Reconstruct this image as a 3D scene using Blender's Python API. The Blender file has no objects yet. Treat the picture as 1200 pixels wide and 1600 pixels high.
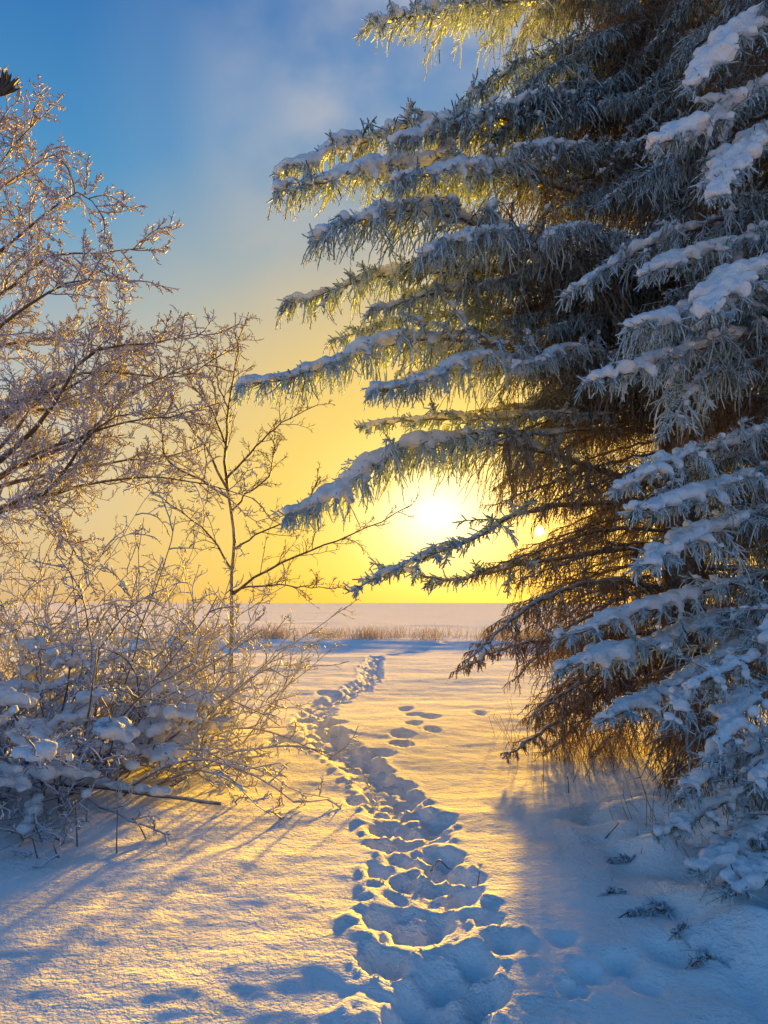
import bpy, math, time
import numpy as np
from mathutils import Vector

T00 = time.time()
SC = bpy.context.scene
COL = SC.collection

# ------------------------------------------------------------------ camera
CAM_Z = 1.6
PITCH = math.radians(6.75)
F = 1200.0
cam_d = bpy.data.cameras.new('camera')
cam = bpy.data.objects.new('camera', cam_d)
COL.objects.link(cam)
cam_d.sensor_fit = 'VERTICAL'
cam_d.sensor_height = 24.0
cam_d.lens = 24.0 * F / 1600.0
cam_d.clip_start = 0.05
cam_d.clip_end = 20000
cam.location = (0, 0, CAM_Z)
cam.rotation_euler = (math.pi / 2 + PITCH, 0, 0)
SC.camera = cam


def ray(x, y):
    cx, cy = (x - 600.0) / F, (800.0 - y) / F
    return np.array([cx, math.cos(PITCH) - cy * math.sin(PITCH), math.sin(PITCH) + cy * math.cos(PITCH)])


def at(x, y, Y):
    """the point that stands Y metres ahead, seen in the direction of a photo pixel"""
    d = ray(x, y)
    return np.array([0, 0, CAM_Z]) + d * (Y / d[1])


def gnd(x, y):
    d = ray(x, y)
    s = -CAM_Z / d[2]
    return d[0] * s, d[1] * s


# ------------------------------------------------------------------ sky
def unit(v):
    v = np.asarray(v, float)
    return v / np.linalg.norm(v)


SUN = unit(ray(843, 830))
GLOW = unit(ray(682, 804))
sun_el = math.asin(SUN[2])
sun_az = math.atan2(SUN[0], SUN[1])
world = bpy.data.worlds.new('World')
SC.world = world
world.use_nodes = True
wn, wl = world.node_tree.nodes, world.node_tree.links
wn.clear()


def N(t, **kw):
    n = wn.new(t)
    for k, v in kw.items():
        setattr(n, k, v)
    return n


def wmath(op, a, b=None, clamp=False):
    n = N('ShaderNodeMath', operation=op, use_clamp=clamp)
    for i, v in enumerate((a, b)):
        if v is None:
            continue
        if isinstance(v, (int, float)):
            n.inputs[i].default_value = v
        else:
            wl.new(v, n.inputs[i])
    return n.outputs[0]


def wramp(fac, stops, interp='LINEAR'):
    n = N('ShaderNodeValToRGB')
    cr = n.color_ramp
    cr.interpolation = interp
    while len(cr.elements) < len(stops):
        cr.elements.new(0.5)
    for e, (p, c) in zip(cr.elements, stops):
        e.position = p
        e.color = (*c, 1)
    wl.new(fac, n.inputs[0])
    return n.outputs[0]


def wmix(f, a, b, mode='MIX'):
    n = N('ShaderNodeMix', data_type='RGBA', blend_type=mode)
    for s, v in ((n.inputs[0], f), (n.inputs[6], a), (n.inputs[7], b)):
        if isinstance(v, (int, float)):
            s.default_value = v
        elif isinstance(v, tuple):
            s.default_value = (*v, 1)
        else:
            wl.new(v, s)
    return n.outputs[2]


def wdot(vec, d):
    n = N('ShaderNodeVectorMath', operation='DOT_PRODUCT')
    wl.new(vec, n.inputs[0])
    n.inputs[1].default_value = tuple(d)
    return n.outputs['Value']


tc = N('ShaderNodeTexCoord')
nv = N('ShaderNodeVectorMath', operation='NORMALIZE')
wl.new(tc.outputs['Generated'], nv.inputs[0])
D = nv.outputs[0]
sep = N('ShaderNodeSeparateXYZ')
wl.new(D, sep.inputs[0])
dz = sep.outputs[2]
sky = N('ShaderNodeTexSky')
sky.sky_type = 'NISHITA'
sky.sun_disc = False
sky.sun_elevation = sun_el
sky.sun_rotation = sun_az
sky.altitude = 300
sky.air_density = 1.2
sky.dust_density = 2.0
sky.ozone_density = 2.0
# thin winter haze over the clear sky: warm and pale low down, none overhead
elev = wmath('MULTIPLY', wmath('ARCSINE', dz), 1 / math.radians(60), clamp=True)   # 0..60 deg -> 0..1
veil = wramp(elev, [(0.0, (0.72, 0.46, 0.22)), (0.06, (0.68, 0.52, 0.30)), (0.15, (0.62, 0.56, 0.42)), (0.24, (0.48, 0.52, 0.48)), (0.33, (0.32, 0.44, 0.50)),
                    (0.42, (0.14, 0.35, 0.53)), (0.51, (0.055, 0.27, 0.52)), (0.68, (0.022, 0.17, 0.47)), (1.0, (0.010, 0.10, 0.33))])
gd = N('ShaderNodeVectorMath', operation='SUBTRACT')
wl.new(D, gd.inputs[0])
gd.inputs[1].default_value = tuple(GLOW)
gs = N('ShaderNodeVectorMath', operation='MULTIPLY')
wl.new(gd.outputs[0], gs.inputs[0])
gs.inputs[1].default_value = (0.92, 1.0, 1.2)
gl = N('ShaderNodeVectorMath', operation='LENGTH')
wl.new(gs.outputs[0], gl.inputs[0])
ang = gl.outputs['Value']
ang = wmath('MULTIPLY', ang, 1 / math.radians(60), clamp=True)
# away from the sun the low sky is bluer, brightened as added frontal fill
away = wramp(ang, [(0.0, (0, 0, 0)), (0.45, (0.0, 0.0, 0.0)), (1.0, (1, 1, 1))])
away_sep = N('ShaderNodeSeparateColor')
wl.new(away, away_sep.inputs[0])
coolsky = wramp(elev, [(0.0, (0.36, 0.50, 0.74)), (0.2, (0.27, 0.48, 0.80)), (0.42, (0.10, 0.33, 0.66)), (0.65, (0.022, 0.15, 0.43)), (1.0, (0.010, 0.10, 0.33))])
veil = wmix(away_sep.outputs[0], veil, coolsky)
# drifting ice fog lit by the sun, as soft wisps
mp = N('ShaderNodeMapping')
mp.inputs['Scale'].default_value = (2.2, 2.2, 3.0)
mp.inputs['Location'].default_value = (0.35, 0.2, 0.1)
wl.new(D, mp.inputs[0])
nz = N('ShaderNodeTexNoise')
nz.inputs['Scale'].default_value = 1.6
nz.inputs['Detail'].default_value = 5
nz.inputs['Roughness'].default_value = 0.5
wl.new(mp.outputs[0], nz.inputs[0])
wisp = wramp(nz.outputs[0], [(0.38, (0.22, 0.22, 0.22)), (0.58, (1, 1, 1))], 'EASE')
wang = wmath('MULTIPLY', wmath('ARCCOSINE', wmath('MINIMUM', wdot(D, unit(ray(720, 200))), 0.999999)), 1 / math.radians(60), clamp=True)
wisp_near = wramp(wang, [(0.0, (1, 1, 1)), (0.13, (0.92, 0.92, 0.92)), (0.24, (0.42, 0.42, 0.42)), (0.33, (0.10, 0.10, 0.10)), (0.42, (0.0, 0.0, 0.0))], 'EASE')
wf = wmix(1.0, wisp, wisp_near, 'MULTIPLY')
wfs = N('ShaderNodeSeparateColor')
wl.new(wf, wfs.inputs[0])
wispcol = wramp(elev, [(0.0, (0.85, 0.55, 0.18)), (0.2, (0.80, 0.62, 0.30)), (0.36, (0.60, 0.57, 0.50)), (0.55, (0.52, 0.52, 0.55)), (1.0, (0.34, 0.40, 0.50))])
veil = wmix(wmath('MULTIPLY', wfs.outputs[0], 0.95), veil, wispcol)
# forward-scattered glow round the sun
gf = wramp(ang, [(0.0, (1, 1, 1)), (0.08, (0.97, 0.97, 0.97)), (0.19, (0.88, 0.88, 0.88)), (0.28, (0.68, 0.68, 0.68)), (0.40, (0.28, 0.28, 0.28)), (0.56, (0, 0, 0))])
gfs = N('ShaderNodeSeparateColor')
wl.new(gf, gfs.inputs[0])
gcol = wramp(ang, [(0.0, (1.9, 1.7, 1.15)), (0.03, (1.55, 1.28, 0.72)), (0.07, (1.15, 0.88, 0.30)), (0.12, (1.02, 0.72, 0.11)), (0.18, (0.97, 0.63, 0.06)), (0.32, (0.90, 0.57, 0.095)), (0.6, (0.75, 0.5, 0.2))])
veil = wmix(gfs.outputs[0], veil, gcol)
# the sun itself
sa = wmath('ARCCOSINE', wmath('MINIMUM', wdot(D, SUN), 0.9999999))
disc = wramp(wmath('MULTIPLY', sa, 1 / math.radians(6), clamp=True),
             [(0.0, (1, 1, 1)), (0.03, (0.8, 0.72, 0.55)), (0.06, (0.16, 0.10, 0.03)), (0.10, (0.065, 0.030, 0.003)), (0.22, (0.032, 0.010, 0.0)), (0.5, (0.010, 0.003, 0.0)), (1.0, (0, 0, 0))])
discs = wmix(1.0, disc, (14.0, 11.0, 6.5), 'MULTIPLY')
veil = wmix(1.0, veil, discs, 'ADD')
ten = wmix(1.0, veil, (2.02, 2.02, 2.02), 'MULTIPLY')
skycol = wmix(0.96, sky.outputs[0], ten)
bg = N('ShaderNodeBackground')
bg.inputs['Strength'].default_value = 0.1
wl.new(skycol, bg.inputs['Color'])
wo = N('ShaderNodeOutputWorld')
wl.new(bg.outputs[0], wo.inputs['Surface'])
world.cycles.sampling_method = 'AUTOMATIC'

# ------------------------------------------------------------------ sun
sl = bpy.data.lights.new('sun', 'SUN')
sl.energy = 5.0
sl.angle = math.radians(2.0)
sl.color = (1.0, 0.52, 0.015)
so = bpy.data.objects.new('sun', sl)
COL.objects.link(so)
so.rotation_euler = Vector(tuple(-SUN)).to_track_quat('-Z', 'Y').to_euler()
so.location = (8, 40, 12)

# ------------------------------------------------------------------ exposure, render
SC.view_settings.view_transform = 'Standard'
SC.view_settings.look = 'None'
SC.view_settings.exposure = 2.3
SC.view_settings.gamma = 1.0
SC.render.engine = 'CYCLES'
SC.cycles.use_denoising = True
SC.cycles.max_bounces = 6
SC.cycles.diffuse_bounces = 3
SC.cycles.transmission_bounces = 4
SC.cycles.caustics_reflective = False
SC.cycles.caustics_refractive = False

# ------------------------------------------------------------------ materials


class NT:
    def __init__(s, name):
        s.m = bpy.data.materials.new(name)
        s.m.use_nodes = True
        s.n, s.l = s.m.node_tree.nodes, s.m.node_tree.links
        s.n.clear()
        s.out = s.n.new('ShaderNodeOutputMaterial')

    def node(s, t, ins=None, **kw):
        n = s.n.new(t)
        for k, v in kw.items():
            setattr(n, k, v)
        for k, v in (ins or {}).items():
            if isinstance(v, bpy.types.NodeSocket):
                s.l.new(v, n.inputs[k])
            else:
                n.inputs[k].default_value = v
        return n

    def math(s, op, a, b=0.0, clamp=False):
        return s.node('ShaderNodeMath', {0: a, 1: b}, operation=op, use_clamp=clamp).outputs[0]

    def mix(s, f, a, b):
        a = a if isinstance(a, bpy.types.NodeSocket) else (*a, 1)
        b = b if isinstance(b, bpy.types.NodeSocket) else (*b, 1)
        return s.node('ShaderNodeMix', {0: f, 6: a, 7: b}, data_type='RGBA').outputs[2]

    def noise(s, vec, scale, detail=3, rough=0.5):
        return s.node('ShaderNodeTexNoise', {'Vector': vec, 'Scale': scale, 'Detail': detail, 'Roughness': rough}).outputs[0]

    def rng(s, v, a, b, c=0.0, d=1.0):
        return s.node('ShaderNodeMapRange', {0: v, 1: a, 2: b, 3: c, 4: d}).outputs[0]


def mat_snow_ground():
    t = NT('snow_ground')
    g = t.node('ShaderNodeNewGeometry')
    pos = g.outputs['Position']
    d = t.node('ShaderNodeVectorMath', {0: pos, 1: (0, 0, CAM_Z)}, operation='DISTANCE').outputs['Value']
    n1 = t.noise(pos, 26, 2, 0.5)
    n2 = t.noise(pos, 62, 2, 0.6)
    n4 = t.noise(pos, 150, 1, 0.5)
    strw = t.node('ShaderNodeMapping', {'Vector': pos, 'Scale': (0.25, 1.2, 1)}).outputs[0]
    n3 = t.noise(strw, 0.9, 5, 0.6)
    strv = t.node('ShaderNodeMapping', {'Vector': pos, 'Scale': (0.45, 1.5, 1)}).outputs[0]
    n5 = t.noise(strv, 9, 3, 0.55)
    h = t.math('ADD', t.math('MULTIPLY', n1, 0.026), t.math('MULTIPLY', n2, 0.017))
    h = t.math('ADD', h, t.math('MULTIPLY', n4, 0.006))
    h = t.math('ADD', h, t.math('MULTIPLY', n5, 0.017))
    h = t.math('MULTIPLY', h, t.rng(t.noise(pos, 1.7, 3, 0.55), 0.35, 0.65, 0.35, 1.05))
    h = t.math('MULTIPLY', h, t.rng(d, 8, 40, 0.9, 0.25))
    h = t.math('ADD', h, t.math('MULTIPLY', n3, t.rng(d, 12, 60, 0.0, 0.22)))
    b = t.node('ShaderNodeBump', {'Strength': 1.0, 'Distance': 1.0, 'Height': h})
    col = t.mix(t.noise(pos, 1.3, 3), (0.86, 0.86, 0.86), (0.90, 0.89, 0.87))
    p = t.node('ShaderNodeBsdfPrincipled', {'Base Color': col, 'Roughness': 0.8, 'Specular IOR Level': 0.0, 'Normal': b.outputs[0],
                                            'Subsurface Weight': 0.0})
    t.l.new(p.outputs[0], t.out.inputs[0])
    return t.m


def mat_snow():
    t = NT('clump_snow')
    pos = t.node('ShaderNodeNewGeometry').outputs['Position']
    h = t.math('ADD', t.math('MULTIPLY', t.noise(pos, 45, 4, 0.65), 0.016), t.math('MULTIPLY', t.noise(pos, 160, 2, 0.6), 0.004))
    b = t.node('ShaderNodeBump', {'Strength': 1.0, 'Distance': 1.0, 'Height': h})
    p = t.node('ShaderNodeBsdfPrincipled', {'Base Color': (0.84, 0.85, 0.87, 1), 'Roughness': 0.6, 'Specular IOR Level': 0.2, 'Normal': b.outputs[0]})
    tr = t.node('ShaderNodeBsdfTranslucent', {'Color': (0.85, 0.82, 0.78, 1), 'Normal': b.outputs[0]})
    mx = t.node('ShaderNodeMixShader', {0: 0.03, 1: p.outputs[0], 2: tr.outputs[0]})
    t.l.new(mx.outputs[0], t.out.inputs[0])
    return t.m


def mat_frosted(name, bare, bare2, frost, transl=0.25, gain=1.0, top=0.5):
    """bare bark or needle colour under rime; the rime amount is a vertex attribute, thicker on upper sides"""
    t = NT(name)
    g = t.node('ShaderNodeNewGeometry')
    pos = g.outputs['Position']
    fr = t.node('ShaderNodeAttribute', attribute_name='frost').outputs['Fac']
    up = t.node('ShaderNodeSeparateXYZ', {0: g.outputs['Normal']}).outputs[2]
    nzv = t.noise(pos, 22, 3, 0.6)
    f = t.math('ADD', t.math('MULTIPLY', fr, gain), t.math('MULTIPLY', t.math('MULTIPLY', up, top), t.rng(fr, 0, 0.35)))
    f = t.math('ADD', f, t.math('MULTIPLY', t.math('SUBTRACT', nzv, 0.5), 0.9), clamp=True)
    f = t.rng(f, 0.12, 0.9)
    base = t.mix(t.noise(pos, 7, 2), bare, bare2)
    col = t.mix(f, base, frost)
    p = t.node('ShaderNodeBsdfPrincipled', {'Base Color': col, 'Roughness': 0.65, 'Specular IOR Level': 0.2})
    tr = t.node('ShaderNodeBsdfTranslucent', {'Color': col})
    mx = t.node('ShaderNodeMixShader', {0: transl, 1: p.outputs[0], 2: tr.outputs[0]})
    t.l.new(mx.outputs[0], t.out.inputs[0])
    return t.m


def mat_grass(name, c0, c1):
    t = NT(name)
    pos = t.node('ShaderNodeNewGeometry').outputs['Position']
    col = t.mix(t.noise(pos, 9, 2), c0, c1)
    p = t.node('ShaderNodeBsdfPrincipled', {'Base Color': col, 'Roughness': 0.7, 'Specular IOR Level': 0.15})
    tr = t.node('ShaderNodeBsdfTranslucent', {'Color': col})
    mx = t.node('ShaderNodeMixShader', {0: 0.06, 1: p.outputs[0], 2: tr.outputs[0]})
    t.l.new(mx.outputs[0], t.out.inputs[0])
    return t.m


M_GROUND = mat_snow_ground()
M_SNOW = mat_snow()
M_SWOOD = mat_frosted('spruce_bark', (0.10, 0.068, 0.048), (0.15, 0.11, 0.085), (0.74, 0.76, 0.79), 0.0)
M_NEEDLE = mat_frosted('spruce_needles', (0.030, 0.070, 0.048), (0.060, 0.085, 0.045), (0.62, 0.75, 0.84), 0.02)
M_TWIG = mat_frosted('spruce_twigs', (0.17, 0.105, 0.055), (0.25, 0.16, 0.085), (0.58, 0.64, 0.69), 0.16)
M_BARK = mat_frosted('grey_bark', (0.055, 0.045, 0.042), (0.095, 0.075, 0.065), (0.74, 0.70, 0.72), 0.0, 1.0, 0.6)
M_RIME = mat_frosted('rime_twigs', (0.10, 0.065, 0.055), (0.16, 0.10, 0.08), (0.56, 0.58, 0.74), 0.01)
M_STEM = mat_frosted('shrub_stems', (0.11, 0.085, 0.07), (0.17, 0.125, 0.10), (0.62, 0.64, 0.72), 0.015, 1.0, 0.7)
M_GRASS = mat_grass('dry_grass', (0.20, 0.13, 0.07), (0.34, 0.25, 0.15))
M_FIELD = mat_grass('rimed_field_grass', (0.40, 0.30, 0.19), (0.58, 0.48, 0.34))

# ------------------------------------------------------------------ noise


def _hash(ix, iy, seed):
    h = (ix.astype(np.int64) * 374761393 + iy.astype(np.int64) * 668265263 + seed * 1442695041) & 0xFFFFFFFF
    h = ((h ^ (h >> 13)) * 1274126177) & 0xFFFFFFFF
    return (h ^ (h >> 16)) & 0xFFFFFFFF


def perlin(x, y, seed=0):
    x0, y0 = np.floor(x), np.floor(y)
    fx, fy = x - x0, y - y0
    u, v = fx * fx * fx * (fx * (fx * 6 - 15) + 10), fy * fy * fy * (fy * (fy * 6 - 15) + 10)

    def g(dx, dy):
        a = _hash(x0 + dx, y0 + dy, seed) * (2 * math.pi / 4294967296.0)
        return np.cos(a) * (fx - dx) + np.sin(a) * (fy - dy)
    a = g(0, 0) * (1 - u) + g(1, 0) * u
    b = g(0, 1) * (1 - u) + g(1, 1) * u
    return (a * (1 - v) + b * v) * 1.5


def sstep(a, b, x):
    t = np.clip((x - a) / (b - a), 0, 1)
    return t * t * (3 - 2 * t)


# ------------------------------------------------------------------ mesh building


class Acc:
    """collects tubes and blades of one part"""

    def __init__(s):
        s.v, s.q, s.t, s.f = [], [], [], []
        s.n = 0

    def add(s, v, quads=None, tris=None, frost=0.0):
        v = np.asarray(v, np.float32).reshape(-1, 3)
        if len(v) == 0:
            return
        if quads is not None:
            s.q.append(np.asarray(quads, np.int64).reshape(-1, 4) + s.n)
        if tris is not None:
            s.t.append(np.asarray(tris, np.int64).reshape(-1, 3) + s.n)
        s.v.append(v)
        s.f.append(np.broadcast_to(np.asarray(frost, np.float32), (len(v),)).copy())
        s.n += len(v)

    def tubes(s, P, R, k=3, frost=0.0, cap=True):
        P = np.asarray(P, float)
        if P.ndim == 2:
            P = P[None]
        Nn, S, _ = P.shape
        if Nn == 0:
            return
        R = np.broadcast_to(np.asarray(R, float), (Nn, S))
        T = np.gradient(P, axis=1)
        T /= np.linalg.norm(T, axis=2, keepdims=True) + 1e-9
        mean = np.abs(T.mean(1))
        ref = np.where((mean[:, 2] > 0.8)[:, None], np.array([1.0, 0, 0]), np.array([0, 0, 1.0]))[:, None, :]
        U = np.cross(T, np.broadcast_to(ref, T.shape))
        U /= np.linalg.norm(U, axis=2, keepdims=True) + 1e-9
        V = np.cross(T, U)
        a = np.arange(k) * 2 * math.pi / k
        ring = U[:, :, None, :] * np.cos(a)[:, None] + V[:, :, None, :] * np.sin(a)[:, None]
        verts = P[:, :, None, :] + ring * R[:, :, None, None]
        i = np.arange(Nn)[:, None, None] * (S * k) + np.arange(S - 1)[None, :, None] * k
        j = np.arange(k)[None, None, :]
        j2 = (j + 1) % k
        quads = np.stack([i + j, i + j2, i + k + j2, i + k + j], -1).reshape(-1, 4)
        fr = np.asarray(frost, float)
        if fr.ndim == 1:
            fr = np.repeat(fr, S * k)
        elif fr.ndim == 2:
            fr = np.repeat(fr.reshape(-1), k)
        s.add(verts.reshape(-1, 3), quads=quads, frost=fr)

    def needles(s, rng, P, K, ln, w, spread=1.0, frost=0.5, tmin=0.05):
        """K thin needles round each of the twigs P (N,S,3)"""
        P = np.asarray(P, float)
        Nn, S, _ = P.shape
        if Nn == 0 or K == 0:
            return
        tt = (np.arange(K)[None] + rng.random((Nn, K))) / K * (1 - tmin) + tmin
        base, T = sample(P, tt)
        ph = np.arange(K)[None] * 2.399 + rng.random((Nn, 1)) * 6.28 + rng.normal(0, 0.3, (Nn, K))
        ref = np.array([0.31, 0.52, 0.79])
        U = np.cross(T, ref)
        U /= np.linalg.norm(U, axis=2, keepdims=True) + 1e-9
        V = np.cross(T, U)
        out = U * np.cos(ph)[..., None] + V * np.sin(ph)[..., None]
        d = T * 0.62 + out * 0.78 * spread
        ln = np.asarray(ln, float)
        ln = (ln[:, None] if ln.ndim == 1 else ln) * rng.uniform(0.7, 1.15, (Nn, K))
        side = np.cross(d, out + rng.normal(0, .4, out.shape))
        side /= np.linalg.norm(side, axis=2, keepdims=True) + 1e-9
        a = base - side * w * 0.5
        b = base + side * w * 0.5
        c = base + d * ln[..., None]
        v = np.stack([a, b, c], 2).reshape(-1, 3)
        tr = np.arange(len(v)).reshape(-1, 3)
        fr = np.asarray(frost, float)
        fr = np.repeat(fr, K * 3) if fr.ndim == 1 else fr
        s.add(v, tris=tr, frost=fr)

    def mesh(s, name, origin=(0, 0, 0)):
        v = np.concatenate(s.v) - np.asarray(origin, np.float32)
        q = np.concatenate(s.q) if s.q else np.zeros((0, 4), np.int64)
        t = np.concatenate(s.t) if s.t else np.zeros((0, 3), np.int64)
        me = bpy.data.meshes.new(name)
        me.vertices.add(len(v))
        me.vertices.foreach_set('co', v.astype(np.float32).ravel())
        me.loops.add(q.size + t.size)
        me.loops.foreach_set('vertex_index', np.concatenate([q.ravel(), t.ravel()]).astype(np.int32))
        me.polygons.add(len(q) + len(t))
        ls = np.concatenate([np.arange(len(q)) * 4, q.size + np.arange(len(t)) * 3]).astype(np.int32)
        me.polygons.foreach_set('loop_start', ls)
        me.polygons.foreach_set('use_smooth', np.ones(len(ls), bool))
        me.update(calc_edges=True)
        at_ = me.attributes.new('frost', 'FLOAT', 'POINT')
        at_.data.foreach_set('value', np.concatenate(s.f))
        return me


def link(name, me, mat, parent=None, loc=(0, 0, 0)):
    o = bpy.data.objects.new(name, me)
    COL.objects.link(o)
    if me is not None and mat is not None and not me.materials:
        me.materials.append(mat)
    o.parent = parent
    o.location = loc
    return o


def tag(o, label=None, cat=None, group=None, kind=None):
    for k, v in (('label', label), ('category', cat), ('group', group), ('kind', kind)):
        if v:
            o[k] = v
    return o


def thing(name, loc, label, cat, group=None):
    o = bpy.data.objects.new(name, None)
    COL.objects.link(o)
    o.location = tuple(loc)
    o.empty_display_size = 0.2
    return tag(o, label, cat, group)


def sample(P, tt):
    """points and tangents at fractions tt (N,K) of polylines P (N,S,3)"""
    Nn, S, _ = P.shape
    f = np.clip(tt, 0, 0.9999) * (S - 1)
    i = f.astype(int)
    fr = (f - i)[..., None]
    r = np.arange(Nn)[:, None]
    a, b = P[r, i], P[r, i + 1]
    T = b - a
    T = T / (np.linalg.norm(T, axis=2, keepdims=True) + 1e-9)
    return a * (1 - fr) + b * fr, T


def curve(ctrl, n):
    """Catmull-Rom through the control points, evenly resampled"""
    c = np.asarray(ctrl, float)
    c = np.vstack([2 * c[0] - c[1], c, 2 * c[-1] - c[-2]])
    out = []
    for i in range(1, len(c) - 2):
        t = np.linspace(0, 1, 16, endpoint=False)[:, None]
        p0, p1, p2, p3 = c[i - 1], c[i], c[i + 1], c[i + 2]
        out.append(0.5 * (2 * p1 + (p2 - p0) * t + (2 * p0 - 5 * p1 + 4 * p2 - p3) * t * t + (3 * p1 - p0 - 3 * p2 + p3) * t ** 3))
    out = np.vstack(out + [c[-2][None]])
    d = np.r_[0, np.cumsum(np.linalg.norm(np.diff(out, axis=0), axis=1))]
    s = np.linspace(0, d[-1], n)
    return np.stack([np.interp(s, d, out[:, k]) for k in range(3)], 1), d[-1]


def nrm(v):
    return v / (np.linalg.norm(v, axis=-1, keepdims=True) + 1e-9)


def grow(rng, start, d0, ln, S, bend=0.3, wob=0.12, grav=0.0):
    """N twigs of S points: random-walk direction, gravity or lift"""
    Nn = len(start)
    P = np.zeros((Nn, S, 3))
    P[:, 0] = start
    d = nrm(d0)
    drift = rng.normal(0, bend / S, (Nn, 3))
    step = (np.asarray(ln) / (S - 1))[:, None]
    for k in range(1, S):
        d = nrm(d + drift + rng.normal(0, wob, (Nn, 3)) + np.array([0, 0, grav / S]))
        P[:, k] = P[:, k - 1] + d * step
    return P


def children(rng, P, n, t0, t1, lens, ang=(30, 65), up=0.15, S=4, bend=.5, wob=.15, grav=0.0, taper=0.6):
    """n side twigs on every polyline; lens (N,) is the longest length"""
    Nn = len(P)
    if Nn == 0 or n == 0:
        return np.zeros((0, S, 3)), np.zeros(0), np.zeros(0, int)
    tt = t0 + (np.arange(n)[None] + rng.random((Nn, n))) / n * (t1 - t0)
    pos, T = sample(P, tt)
    per = nrm(np.cross(T, nrm(rng.normal(size=T.shape))))
    a = np.radians(rng.uniform(ang[0], ang[1], (Nn, n)))[..., None]
    d = nrm(T * np.cos(a) + per * np.sin(a) + np.array([0, 0, up]))
    ln = np.asarray(lens)[:, None] * (1 - taper * tt) * rng.uniform(0.45, 1.1, (Nn, n))
    C = grow(rng, pos.reshape(-1, 3), d.reshape(-1, 3), ln.ravel(), S, bend, wob, grav)
    return C, ln.ravel(), np.repeat(np.arange(Nn), n)


_ico = None


def ico():
    global _ico
    if _ico is None:
        import bmesh
        bm = bmesh.new()
        bmesh.ops.create_icosphere(bm, subdivisions=2, radius=1)
        v = np.array([x.co[:] for x in bm.verts])
        f = np.array([[q.index for q in p.verts] for p in bm.faces])
        bm.free()
        _ico = (v, f)
    return _ico


SNOW_JOBS = []
_r = np.random.default_rng(2)
SNK = nrm(_r.normal(size=(7, 3))) * (2 * math.pi / np.array([.22, .15, .10, .075, .06, .05, .043]))[:, None]
SNA = np.array([.006, .0055, .005, .0042, .0038, .0032, .0026])


def snow_mesh(name, C, R, rng, voxel=0.016, flat=0.72, parent=None, origin=(0, 0, 0)):
    """snow lying in clumps: overlapping lumps fused into one surface"""
    if len(C) == 0:
        return None
    v, f = ico()
    R = np.asarray(R)
    sc = R[:, None] * rng.uniform(0.82, 1.2, (len(C), 3)) * np.array([1, 1, flat])
    V = C[:, None, :] + v[None] * sc[:, None, :]
    Fq = f[None] + np.arange(len(C))[:, None, None] * len(v)
    a = Acc()
    a.add(V.reshape(-1, 3), tris=Fq.reshape(-1, 3))
    me = a.mesh('clump_snow', origin)
    o = tag(link(name, me, M_SNOW, parent), kind='stuff')
    m = o.modifiers.new('fuse', 'REMESH')
    m.mode = 'VOXEL'
    m.voxel_size = voxel
    m.use_smooth_shade = True
    s = o.modifiers.new('soften', 'SMOOTH')
    s.factor = 0.5
    s.iterations = 1
    SNOW_JOBS.append(o)
    return o


def finish_snow():
    dg = bpy.context.evaluated_depsgraph_get()
    dg.update()
    new = {}
    for o in SNOW_JOBS:
        if o.data.name in new:
            continue
        me = bpy.data.meshes.new_from_object(o.evaluated_get(dg))
        new[o.data.name] = me
        nvt = len(me.vertices)
        co, no = np.empty(nvt * 3, np.float32), np.empty(nvt * 3, np.float32)
        me.vertices.foreach_get('co', co)
        me.vertex_normals.foreach_get('vector', no)
        co, no = co.reshape(-1, 3), no.reshape(-1, 3)
        amt = np.zeros(nvt)
        for kk_ in range(7):        # powdery unevenness
            amt += np.sin(co @ SNK[kk_] + kk_ * 1.7) * SNA[kk_]
        co += no * amt[:, None].astype(np.float32)
        me.vertices.foreach_set('co', co.ravel())
        me.update()
    for o in SNOW_JOBS:
        k = o.data.name
        o.modifiers.clear()
        o.data = new[k]
        if not o.data.materials:
            o.data.materials.append(M_SNOW)
    SNOW_JOBS.clear()


# ------------------------------------------------------------------ ground
rngG = np.random.default_rng(5)


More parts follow.
